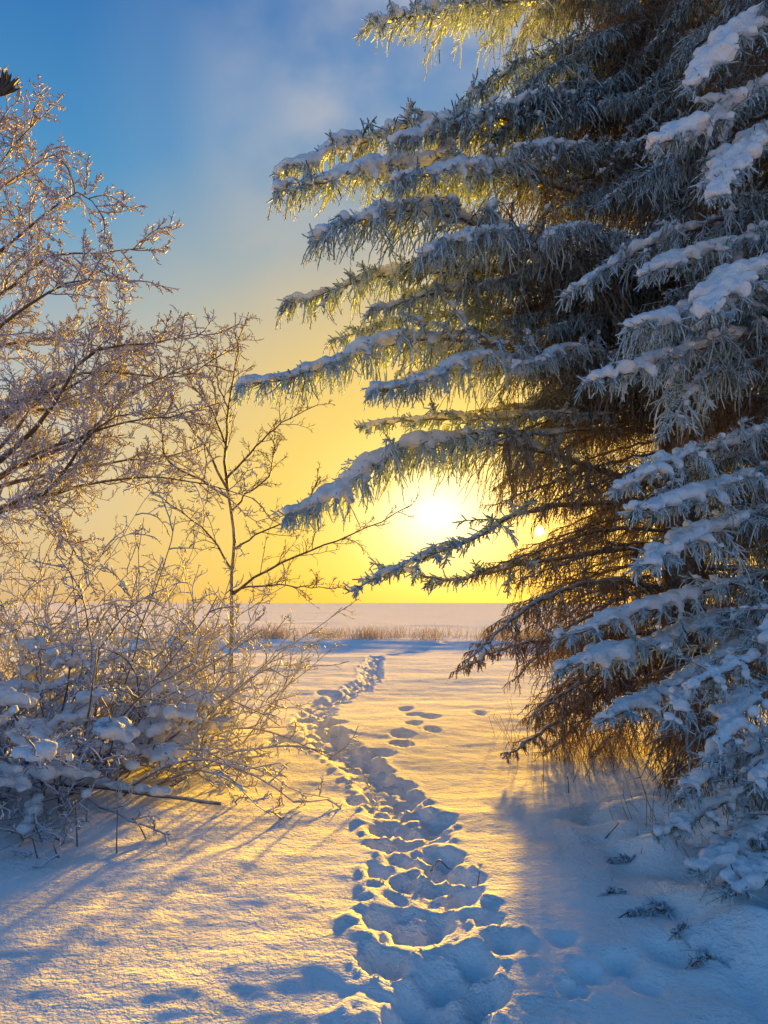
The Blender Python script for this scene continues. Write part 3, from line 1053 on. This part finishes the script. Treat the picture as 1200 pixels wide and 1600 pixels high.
# --- low snow-loaded spruce in the corner
YX, YY = at(1260, 800, 4.9)[0], 4.9
YB = np.array([YX, YY, gz(YX, YY)])
young = thing('young_spruce', YB, 'small snow-laden spruce drooping onto the snow below the frosted one', 'spruce tree')
link('trunk', trunk_tube(2.0, .05, (0, 0), 6).mesh('trunk'), M_SWOOD, young)
for i, (pts, yt, kw) in enumerate([
        ([(1262, 985), (1210, 1000), (1150, 1040), (1085, 1070), (1040, 1140)], 4.3, dict(side=.36, hang=.25, snow=1.05)),
        ([(1262, 1060), (1200, 1070), (1150, 1120), (1110, 1200)], 4.1, dict(side=.33, hang=.2, snow=1.0)),
        ([(1262, 1120), (1190, 1150), (1120, 1200), (1060, 1245)], 4.3, dict(side=.33, hang=.2, snow=1.0)),
        ([(1262, 1180), (1180, 1215), (1100, 1270), (1020, 1300)], 4.3, dict(side=.30, hang=.12, snow=1.05)),
        ([(1262, 1250), (1200, 1290), (1150, 1325), (1085, 1370)], 4.0, dict(side=.30, hang=.10, snow=1.2)),
        ([(1262, 1280), (1220, 1310), (1190, 1350), (1140, 1400)], 3.8, dict(side=.28, hang=.10, snow=1.0)),
        ([(1262, 1150), (1230, 1160), (1200, 1180), (1180, 1240)], 4.0, dict(side=.3, hang=.2, snow=1.0)),
        ([(1262, 1030), (1290, 1020), (1330, 1050), (1370, 1110)], 4.6, dict(side=.33, hang=.2, snow=.95)),
        ([(1262, 960), (1240, 950), (1215, 965), (1190, 1010)], 4.6, dict(side=.3, hang=.2, snow=.95)),
        ([(1262, 1200), (1300, 1200), (1350, 1240), (1400, 1300)], 4.6, dict(side=.33, hang=.2, snow=.95))]):
    rg = np.random.default_rng(500 + i)
    n = len(pts)
    c = [at(x, y, 4.9 + (yt - 4.9) * (k / (n - 1))) for k, (x, y) in enumerate(pts)]
    for q in c:
        q[2] = max(q[2], gz(q[0], q[1]) + .05)
    kw['snow'] *= .62
    kw['hang'] *= 1.3
    b = spruce_branch(rg, c, rb=.014, frost=.35, tipfrac=.85, stout=.7, dens=1.2, nw=.0025, kn=9, hfrost=.6, straw=.5, core=.0045, voxel=.013, tr=.003, **kw)
    emit_branch(b, young, YB, rg)
# sprig tips that poke out of the drifted snow
for i, (px, py, ln, lab) in enumerate([
        (988, 1340, .16, 'green spruce sprig poking from the drift, highest of the loose sprigs'),
        (968, 1395, .09, 'small dark sprig pair at the outer foot of the drift'),
        (1050, 1405, .20, 'wide frosted sprig half buried below the snow-laden spruce'),
        (1072, 1448, .07, 'tiny sprig alone on the drift under the wide frosted one'),
        (1112, 1490, .10, 'lowest faint green sprig sunk in a hollow of the drift')]):
    rg = np.random.default_rng(600 + i)
    x, y = gnd(px, py)
    for _ in range(3):
        z = gz(x, y)
        d = ray(px, py)
        s = (z - CAM_Z) / d[2]
        x, y = d[0] * s, d[1] * s
    B0 = np.array([x, y, gz(x, y)])
    B0[2] -= .018
    o = thing('spruce_sprig', B0, lab, 'sprig', 'sprigs poking out of the drift')
    c = [(ln * .6, .03, -.04), (0, 0, .02), (-ln * .6, -.02, .03), (-ln * 1.2, -.05, .015)]
    b = spruce_branch(rg, c, rb=.005, side=ln * .5, hang=.03, frost=.35, tipfrac=.95, stout=.4, dens=2.5, nw=.0026, kn=10, snow=.22, voxel=.007)
    emit_branch(b, o, (0, 0, 0), rg)
print('t young', time.time() - T00)

# ------------------------------------------------------------------ bare frosted trees and shrubs


def twiggery(rng, limbs, radii, acc_l, acc_t, n1, n2, n3, l1, l2, l3, frost=.7, flakes=0, up=.15, r1=.006, r2=.0042, r3=.0034, t0=.15, S1=7, fl=.014, ang=(28, 62), g1=.0):
    """limbs are polylines (already drawn); three orders of twigs on them"""
    LB = np.stack(limbs)
    ln = np.linalg.norm(np.diff(LB, axis=1), axis=2).sum(1)
    A, la, pa = children(rng, LB, n1, t0, 1.0, l1 * np.minimum(1, ln / ln.max() + .3), ang, up, S1, .7, .13, g1, .5)
    acc_l.tubes(A, np.linspace(1, .5, S1)[None] * r1, 4, frost=np.clip(rng.normal(frost * .75, .12, len(A)), 0, 1))
    Bq, lb, pb = children(rng, A, n2, .12, 1.0, la * l2, ang, up * .7, 4, .6, .16, 0, .4)
    fb = np.clip(rng.normal(frost, .15, len(Bq)), 0, 1)
    acc_t.tubes(Bq, np.linspace(1, .6, 4)[None] * r2, 3, frost=fb)
    C = np.zeros((0, 4, 3))
    if n3:
        C, lc, pc = children(rng, Bq, n3, .15, 1.0, np.maximum(lb * l3, .05), ang, up * .5, 2, .5, .18, 0, .3)
        fc = np.clip(rng.normal(frost, .15, len(C)), 0, 1)
        acc_t.tubes(C, np.linspace(1, .7, 2)[None] * r3, 3, frost=fc)
        if flakes:
            acc_t.needles(rng, C, flakes, fl, .016, 1.2, frost=np.clip(fc + .25, 0, 1))
    if flakes:
        acc_t.needles(rng, Bq, flakes, fl, .016, 1.2, frost=np.clip(fb + .25, 0, 1))
    return A, Bq, C


def px_limb(pts, y0, y1, n=14, wob=.012, rng=None):
    k = len(pts)
    c = [at(x, y, y0 + (y1 - y0) * i / (k - 1)) for i, (x, y) in enumerate(pts)]
    p, L = curve(c, n)
    if rng is not None:
        p[1:] += rng.normal(0, wob, (n - 1, 3))
    return p


def limb_tree(name, label, cat, base, limbs, trunk, seed, tw, r0=.05, group=None):
    """tree > trunk, limb ..., crown"""
    rng = np.random.default_rng(seed)
    o = thing(name, base, label, cat, group)
    if trunk is not None:
        tp, tr = trunk
        p, _ = curve(tp, 20)
        a = Acc()
        a.tubes(p, np.linspace(tr[0], tr[1], 20)[None], 8, frost=np.full((1, 20), .3))
        link('trunk', a.mesh('trunk', base), M_BARK, o)
    ps = []
    for pts, ya, yb, ra in limbs:
        p = px_limb(pts, ya, yb, 14, .010, rng)
        a = Acc()
        a.tubes(p, (ra * (1 - np.linspace(0, 1, 14)) ** 1.25 + .006)[None], 6, frost=np.full((1, 14), .16))
        link('limb', a.mesh('limb', base), M_BARK, o)
        ps.append(p)
    al, at_ = Acc(), Acc()
    twiggery(rng, ps, None, al, at_, **tw)
    cr = link('crown', al.mesh('crown', base), M_RIME, o)
    tag(link('twigs', at_.mesh('twigs', base), M_RIME, cr), kind='stuff')
    return o


# tall rimed tree, trunk out of view
b1 = np.array([-6.6, 10.5, gz(-6.6, 10.5)])
tall = limb_tree('frosted_tree', 'tall bare tree white with rime at the upper left edge', 'tree', b1, [
    ([(-210, 560), (-90, 400), (10, 240), (75, 175)], 10.4, 9.8, .05),
    ([(-200, 600), (-80, 460), (40, 360), (120, 300), (160, 340)], 10.4, 9.3, .05),
    ([(-200, 620), (-60, 500), (30, 440), (75, 400), (160, 395), (228, 388)], 10.4, 9.6, .05),
    ([(-190, 660), (-60, 560), (40, 480), (120, 440), (205, 440)], 10.4, 9.0, .05),
    ([(-200, 560), (-120, 420), (-40, 330), (50, 260), (90, 240)], 10.4, 10.0, .05),
    ([(-190, 680), (-40, 560), (60, 530), (150, 540), (215, 560)], 10.4, 10.2, .045),
    ([(-195, 640), (-40, 620), (60, 640), (140, 620), (200, 560)], 10.4, 9.6, .04),
    ([(-195, 520), (-100, 340), (-30, 230), (20, 165)], 10.4, 10.2, .04),
], ([b1 - [0, 0, .3], b1 + [.1, 0, 2.2], at(-200, 600, 10.4), at(-210, 420, 10.4), at(-190, 200, 10.4), at(-170, -100, 10.4)], (.16, .03)), 41,
    dict(n1=28, n2=10, n3=8, l1=1.25, l2=.40, l3=.46, frost=.80, flakes=0, up=.25, r1=.011, r2=.0085, r3=.0075, t0=.3, fl=.03))
# dark tuft of dead leaves on a drooping twig of the tall tree
lf = px_limb([(-190, 200), (-90, 195), (-20, 172), (-2, 150)], 8.5, 6.0, 14)
rg = np.random.default_rng(77)
a = Acc()
lf0, _ = curve([at(-190, 120, 10.4), lf[0], lf[6], lf[-1]], 24)
a.tubes(lf0, np.linspace(.02, .004, 24)[None], 5, frost=np.full((1, 24), .2))
tl = link('drooping_twig', a.mesh('drooping_twig', b1), M_BARK, tall)
a = Acc()
ends = grow(rg, np.repeat(lf[-1:], 26, 0), np.array([[.30, 0, .45]]) + rg.normal(0, .09, (26, 3)), rg.uniform(.09, .24, 26), 4, .3, .1)
a.tubes(ends, np.array([.008, .022, .020, .003])[None], 4, frost=np.full(26, .0))
tag(link('dead_leaves', a.mesh('dead_leaves', b1), M_BARK, tall), 'dark tuft of dead leaves at the frame edge')

# tree with limbs arching in from the side
b2 = np.array([-5.6, 9.6, gz(-5.6, 9.6)])
limb_tree('frosted_tree', 'bare tree with dark limbs arching right under a rimed crown, behind the snowy bush', 'tree', b2, [
    ([(-110, 790), (-20, 735), (45, 680), (85, 630), (130, 560), (190, 540), (250, 535), (310, 520)], 9.6, 9.0, .05),
    ([(-110, 820), (0, 745), (60, 715), (125, 690), (160, 655), (230, 600), (300, 575)], 9.6, 9.3, .05),
    ([(-110, 850), (10, 790), (70, 770), (105, 735), (135, 685), (185, 650), (245, 640)], 9.6, 9.0, .045),
    ([(-110, 870), (0, 800), (60, 795), (100, 840), (140, 890)], 9.6, 9.2, .03),
    ([(-110, 800), (-40, 720), (20, 640), (100, 610), (180, 560), (260, 530)], 9.6, 9.9, .04),
    ([(-100, 810), (0, 760), (90, 740), (190, 720), (260, 715), (330, 690)], 9.6, 9.9, .035),
    ([(-100, 780), (-30, 690), (30, 625), (90, 620), (160, 610)], 9.6, 10.2, .035),
    ([(-110, 800), (0, 740), (100, 690), (200, 660), (270, 650), (340, 630)], 9.6, 8.8, .03),
    ([(-110, 830), (20, 790), (120, 760), (220, 745), (330, 760), (400, 780)], 9.6, 9.4, .03),
    ([(-110, 790), (0, 700), (90, 600), (180, 580), (280, 590), (370, 540)], 9.6, 9.8, .03),
], ([b2 - [0, 0, .3], b2 + [0.15, 0, .8], at(-110, 810, 9.6), at(-150, 640, 9.6)], (.12, .06)), 42,
    dict(n1=26, n2=9, n3=6, l1=1.2, l2=.42, l3=.46, frost=.74, flakes=0, up=.22, r1=.009, r2=.007, r3=.0062, t0=.25, fl=.02))

# slender sapling standing clear in front of the sky
b3 = np.array([at(362, 985, 10.)[0], 10.0, 0]); b3[2] = gz(b3[0], b3[1])
limb_tree('sapling', 'slender bare sapling standing clear of the bush against the yellow sky', 'sapling', b3, [
    ([(356, 768), (352, 715), (357, 640), (371, 565), (374, 520), (391, 488)], 10, 10, .017),
    ([(358, 778), (310, 748), (262, 720), (250, 655), (240, 600)], 10, 9.6, .013),
    ([(354, 762), (325, 705), (286, 650), (250, 595), (215, 540), (205, 510)], 10, 10.3, .014),
    ([(352, 750), (395, 705), (440, 662), (492, 636)], 10, 9.7, .012),
    ([(360, 800), (385, 770), (420, 745), (430, 680)], 10, 10.3, .010),
    ([(362, 930), (410, 895), (480, 862), (560, 832), (640, 790)], 10, 9.5, .014),
    ([(364, 925), (400, 915), (450, 916), (525, 920)], 10, 9.8, .010),
    ([(362, 890), (330, 840), (285, 800), (240, 770)], 10, 10.3, .011),
    ([(364, 860), (400, 835), (470, 800), (500, 745)], 10, 10.2, .010),
    ([(355, 700), (330, 640), (300, 600), (290, 555)], 10, 9.8, .009),
    ([(358, 640), (340, 600), (338, 560), (325, 545)], 10, 10.1, .007),
], ([b3 - [0, 0, .2], at(362, 985, 10.), at(362, 900, 10), at(366, 840, 10), at(356, 765, 10)], (.034, .018)), 43,
    dict(n1=16, n2=6, n3=3, l1=.72, l2=.40, l3=.5, frost=.30, flakes=0, up=.35, r1=.0055, r2=.0038, r3=.0032, t0=.15))
print('t trees', time.time() - T00)


def shrub(name, label, base, seed, ns, hgt, spread, lean, n1, n2, n3, frost, r=.009, S=12, snowy=0.0, grav=-.4, rad=.35, l1=.5, l2=.45, l3=.5, group=None, voxel=.02, flakes=0, lift=1.0):
    """shrub > stems, twigs, snow"""
    rng = np.random.default_rng(seed)
    o = thing(name, base, label, 'shrub', group)
    st = np.zeros((ns, 3))
    an = rng.random(ns) * 6.28
    rr = np.sqrt(rng.random(ns)) * rad
    st[:, 0], st[:, 1] = base[0] + np.cos(an) * rr * 1.4, base[1] + np.sin(an) * rr
    st[:, 2] = [gz(x, y) - .08 for x, y, _ in st]
    d = np.stack([np.cos(an) * spread, np.sin(an) * spread, np.full(ns, lift)], 1) + np.asarray(lean) + rng.normal(0, .25, (ns, 3))
    ln = hgt * rng.uniform(.55, 1.1, ns)
    P = grow(rng, st, d, ln, S, .6, .09, grav)
    zz = np.array([gz(x, y) for x, y in P[:, -1, :2]])
    for k in range(S):
        P[:, k, 2] = np.maximum(P[:, k, 2], zz * (k > 1) + (.06 if k > 1 else -9) + (P[:, k, 2] * 0))
    for k in range(ns):
        a = Acc()
        a.tubes(P[k], np.linspace(1, .35, S)[None] * r * rng.uniform(.7, 1.3), 5, frost=np.full((1, S), frost * .6))
        link('stem', a.mesh('stem', base), M_STEM, o)
    al, at_ = Acc(), Acc()
    A, Bq, C = twiggery(rng, list(P), None, al, at_, n1, n2, n3, l1, l2, l3, frost=frost, up=.12, r1=.0075, r2=.006, r3=.0052, t0=.12, flakes=flakes, fl=.012)
    a1 = link('twigs', al.mesh('twigs', base), M_STEM, o)
    tag(a1, kind='stuff')
    tag(link('fine_twigs', at_.mesh('fine_twigs', base), M_STEM, a1), kind='stuff')
    return o, P, A, rng


# upright shrubs behind the bush
SH = [(-4.9, 8.9, 3.7, 'dense twiggy shrub at the left edge under the dark arching limbs'),
      (-3.9, 9.4, 3.6, 'tall thin-stemmed shrub second from the left edge behind the bush'),
      (-3.0, 9.0, 3.0, 'rimed shrub just left of the slender sapling'),
      (-2.2, 9.4, 2.0, 'low open shrub round the foot of the slender sapling'),
      (-4.3, 8.1, 2.4, 'frosty shrub tangled into the left end of the snowy bush')]
for i, (x, y, h, lab) in enumerate(SH):
    shrub('shrub', lab, np.array([x, y, gz(x, y)]), 700 + i, 20, h, .45, (.12, 0, 0), 8, 5, 2, .82, r=.010, rad=.5, l1=.8, l2=.5, grav=-.15, group='upright shrubs behind the bush')

# the big snow-covered bush
bb = np.array([-3.0, 6.9, gz(-3.0, 6.9)])
bush, P, A, rg = shrub('snowy_bush', 'wide tangled bush bowed down under snow at the left', bb, 801, 140, 2.0, .75, (.14, -.12, 0), 8, 5, 2, .80, r=.012, rad=.85, l1=.5, grav=-1.25, lift=1.0)
# snow caught in the bush: pillows where stems cross, thin ridges along stems
q, _ = sample(P, rg.random((len(P), 8)) * .7 + .2)
q = q.reshape(-1, 3)
q = q[(q[:, 2] > .30) & (q[:, 2] < 1.25 - .35 * (q[:, 0] > -2.2)) & (q[:, 0] < -1.5)]
q = q[rg.permutation(len(q))]
sel = []
for c in q:
    if all(np.linalg.norm((c - d_) * np.array([1, 1, 1.6])) > .23 for d_ in sel):
        sel.append(c)
cs, rs = [], []
for c in sel[:95]:
    k = rg.integers(14, 34)
    ax_ = rg.uniform(.10, .22)
    off = rg.normal(0, 1, (k, 3)) * np.array([ax_, ax_ * .6, .018])
    tilt = rg.normal(0, .18)
    off[:, 2] += off[:, 0] * tilt - .5 * (off[:, 0] ** 2 + off[:, 1] ** 2)
    cs.append(c + off)
    rs.append(rg.uniform(.032, .070, k) * np.exp(-.5 * (off[:, 0] / ax_) ** 2 * .6))
ks = rg.choice(len(P), 80, replace=False)
q2, _ = sample(P[ks], (np.arange(46)[None] + rg.random((80, 46))) / 46 * .8 + .12)
w2 = .017 + .013 * perlin(q2[..., 0] * 4 + q2[..., 1] * 3, q2[..., 2] * 5, 61)
ok = (w2 > .013) & (q2[..., 2] > .1)
cs.append(q2[ok] + np.array([0, 0, .016]))
rs.append(w2[ok])
snow_mesh('snow', np.concatenate(cs), np.concatenate(rs), rg, .024, .75, bush, bb)
print('t bush', time.time() - T00)

# ------------------------------------------------------------------ small things


def stick(name, label, pts, r, seed, snow=0.0, cat='branch', twigs=0, group=None):
    rng = np.random.default_rng(seed)
    c = []
    for px, py, dz_ in pts:
        x, y = gnd(px, py)
        c.append(np.array([x, y, gz(x, y) + dz_]))
    p, L = curve(c, 18)
    p[1:-1] += rng.normal(0, r * .3, (16, 3))
    base = p[0].copy()
    o = thing(name, base, label, cat, group)
    a = Acc()
    a.tubes(p, np.linspace(1, .55, 18)[None] * r, 7, frost=np.full((1, 18), .25))
    link('stem', a.mesh('stem', base), M_BARK, o)
    if twigs:
        C, _, _ = children(rng, p[None], twigs, .1, 1, np.array([L * .35]), (30, 70), .3, 5, .5, .12)
        a = Acc()
        a.tubes(C, np.linspace(1, .5, 5)[None] * r * .45, 4, frost=np.full(len(C), .25))
        link('twigs', a.mesh('twigs', base), M_BARK, o)
    if snow:
        tt = rng.random((1, int(L * 45)))
        q, _ = sample(p[None], tt)
        q = q[0]
        ok = perlin(q[:, 0] * 4, q[:, 1] * 4, seed) > -.2
        q = q[ok]
        rr = rng.uniform(.6, 1.1, len(q)) * snow
        snow_mesh('snow', q + np.array([0, 0, r + snow * .25]), rr, rng, .012, .6, o, base)
    return o


stick('fallen_branch', 'fallen branch capped with snow lying under the front of the bush', [(70, 1262, .10), (150, 1262, .10), (250, 1266, .09), (345, 1268, .06)], .022, 11, .05)
stick('fallen_branch', 'forked snowy twig heap at the lower left corner of the bush', [(80, 1270, .25), (60, 1290, .16), (40, 1310, .06), (25, 1330, -.02)], .014, 12, .05, twigs=9)
stick('fallen_branch', 'bent dead branch reaching out right at the bush foot', [(260, 1200, .45), (310, 1220, .32), (360, 1240, .12), (384, 1248, .05)], .012, 13, .0, twigs=8)
stick('twig', 'short dark twig lying across a footprint in the path', [(673, 1356, .03), (686, 1350, .07), (700, 1347, .07), (710, 1350, .03)], .006, 14, 0, 'twig')
stick('twig', 'long bare twig reaching out over the far footprints', [(455, 1052, .10), (490, 1050, .16), (520, 1049, .16), (545, 1048, .22)], .014, 15, 0, 'twig', 4)


def stalk(label, px, py, h, lean, seed):
    rng = np.random.default_rng(seed)
    x, y = gnd(px, py)
    b = np.array([x, y, gz(x, y)])
    p = grow(rng, (b - [0, 0, .04])[None], np.array([[lean, 0, 1.0]]), np.array([h + .04]), 7, .3, .05)
    a = Acc()
    a.tubes(p, np.linspace(1, .5, 7)[None] * .006, 5, frost=np.full(1, .1))
    o = link('stalk', a.mesh('stalk', b), M_STEM, None, tuple(b))
    tag(o, label, 'stalk', 'stalks standing in the snow')


for lab, px, py, h, le, sd in [
        ('straight dark stalk standing alone in front of the fallen branch', 183, 1336, .26, -.05, 1),
        ('thin stalk standing in the snow left of the lone dark one', 121, 1322, .30, .02, 2),
        ('leaning stalk low in the snow beside the twig heap', 96, 1340, .14, -.5, 3),
        ('slanting stalk between twig heap and bush front', 62, 1342, .13, -.3, 4),
        ('slim stalk right of the lone dark one by the bush front', 232, 1310, .18, -.4, 5),
        ('hair-thin grass stalk alone on the golden snow left of the path', 437, 1258, .10, -.2, 6),
        ('single grass stalk at the edge of the spruce shade', 745, 1390, .07, .2, 7),
        ('reddish grass stalk leaning on the blue snow under the spruces', 938, 1322, .16, .9, 8),
        ('dry stalk standing near the tufts under the big spruce', 888, 1246, .13, .1, 9),
        ('tall stalk under the lowest bough of the small snowy spruce', 1152, 1452, .16, .05, 10),
        ('short stalk next to the tall one under the small snowy spruce', 1140, 1446, .12, -.1, 12)]:
    stalk(lab, px, py, h, le, sd)


def blades(rng, xy, hmin, hmax, w, lean, frost=0.1):
    n = len(xy)
    base = np.stack([xy[:, 0], xy[:, 1], height(xy[:, 0], xy[:, 1]) - .02], 1)
    h = rng.uniform(hmin, hmax, n)
    d = nrm(np.array([0, 0, 1.0]) + rng.normal(0, lean, (n, 3)) * np.array([1, 1, .2]))
    m = base + d * (h * .6)[:, None]
    tip = m + nrm(d + rng.normal(0, lean * 1.3, (n, 3)) + np.array([0, 0, -.15])) * (h * .4)[:, None]
    an = rng.uniform(-.9, .9, n)
    s = np.stack([np.cos(an), np.sin(an), np.zeros(n)], 1) * w
    v = np.stack([base - s, base + s, m - s * .8, m + s * .8, tip], 1).reshape(-1, 3)
    k = np.arange(n)[:, None] * 5
    a = Acc()
    a.add(v, quads=k + np.array([[0, 1, 3, 2]]), tris=k + np.array([[2, 3, 4]]), frost=frost)
    return a


rg = np.random.default_rng(31)
n = 8500
x = rg.uniform(-9, 9.5, n)
y = 32.6 + np.abs(rg.normal(0, 2.4, n)) - 1.2 * np.sin(x * .09)
dn = perlin(x * .5, y * .3, 91)
kp = rg.random(n) < np.clip(.22 + 1.5 * dn, .03, 1)
o = link('field_grass', blades(rg, np.stack([x, y], 1)[kp], .2, .8, .010, .32).mesh('field_grass'), M_FIELD)
tag(o, 'dry tan grass strip along the far edge of the field', 'grass', None, 'stuff')
n = 1700
x = 2.3 + rg.normal(0, .7, n)
y = 8.4 + rg.normal(0, .75, n)
kp = (rg.random(n) < .6) & (x > 1.15 + rg.random(n) * .8) & (perlin(x * 2, y * 2, 95) > -.05)
o = link('undergrowth_grass', blades(rg, np.stack([x, y], 1)[kp], .15, .62, .0035, .42).mesh('undergrowth_grass'), M_GRASS)
tag(o, 'dry rusty grass and stems under the big spruce', 'grass', None, 'stuff')
n = 900
x = 3.0 + rg.normal(0, .5, n)
y = 5.6 + rg.normal(0, .45, n)
o = link('undergrowth_grass', blades(rg, np.stack([x, y], 1), .1, .45, .003, .4).mesh('undergrowth_grass'), M_GRASS)
tag(o, 'dry stems in the dark gap under the frosted spruce', 'grass', None, 'stuff')

finish_snow()
tot = sum(sum(len(p.vertices) - 2 for p in me.polygons) if len(me.polygons) < 1 else (len(me.loops) - 2 * len(me.polygons)) for me in bpy.data.meshes if me.users)
print('tris unique', tot, 'objects', len(bpy.data.objects), 't', time.time() - T00)
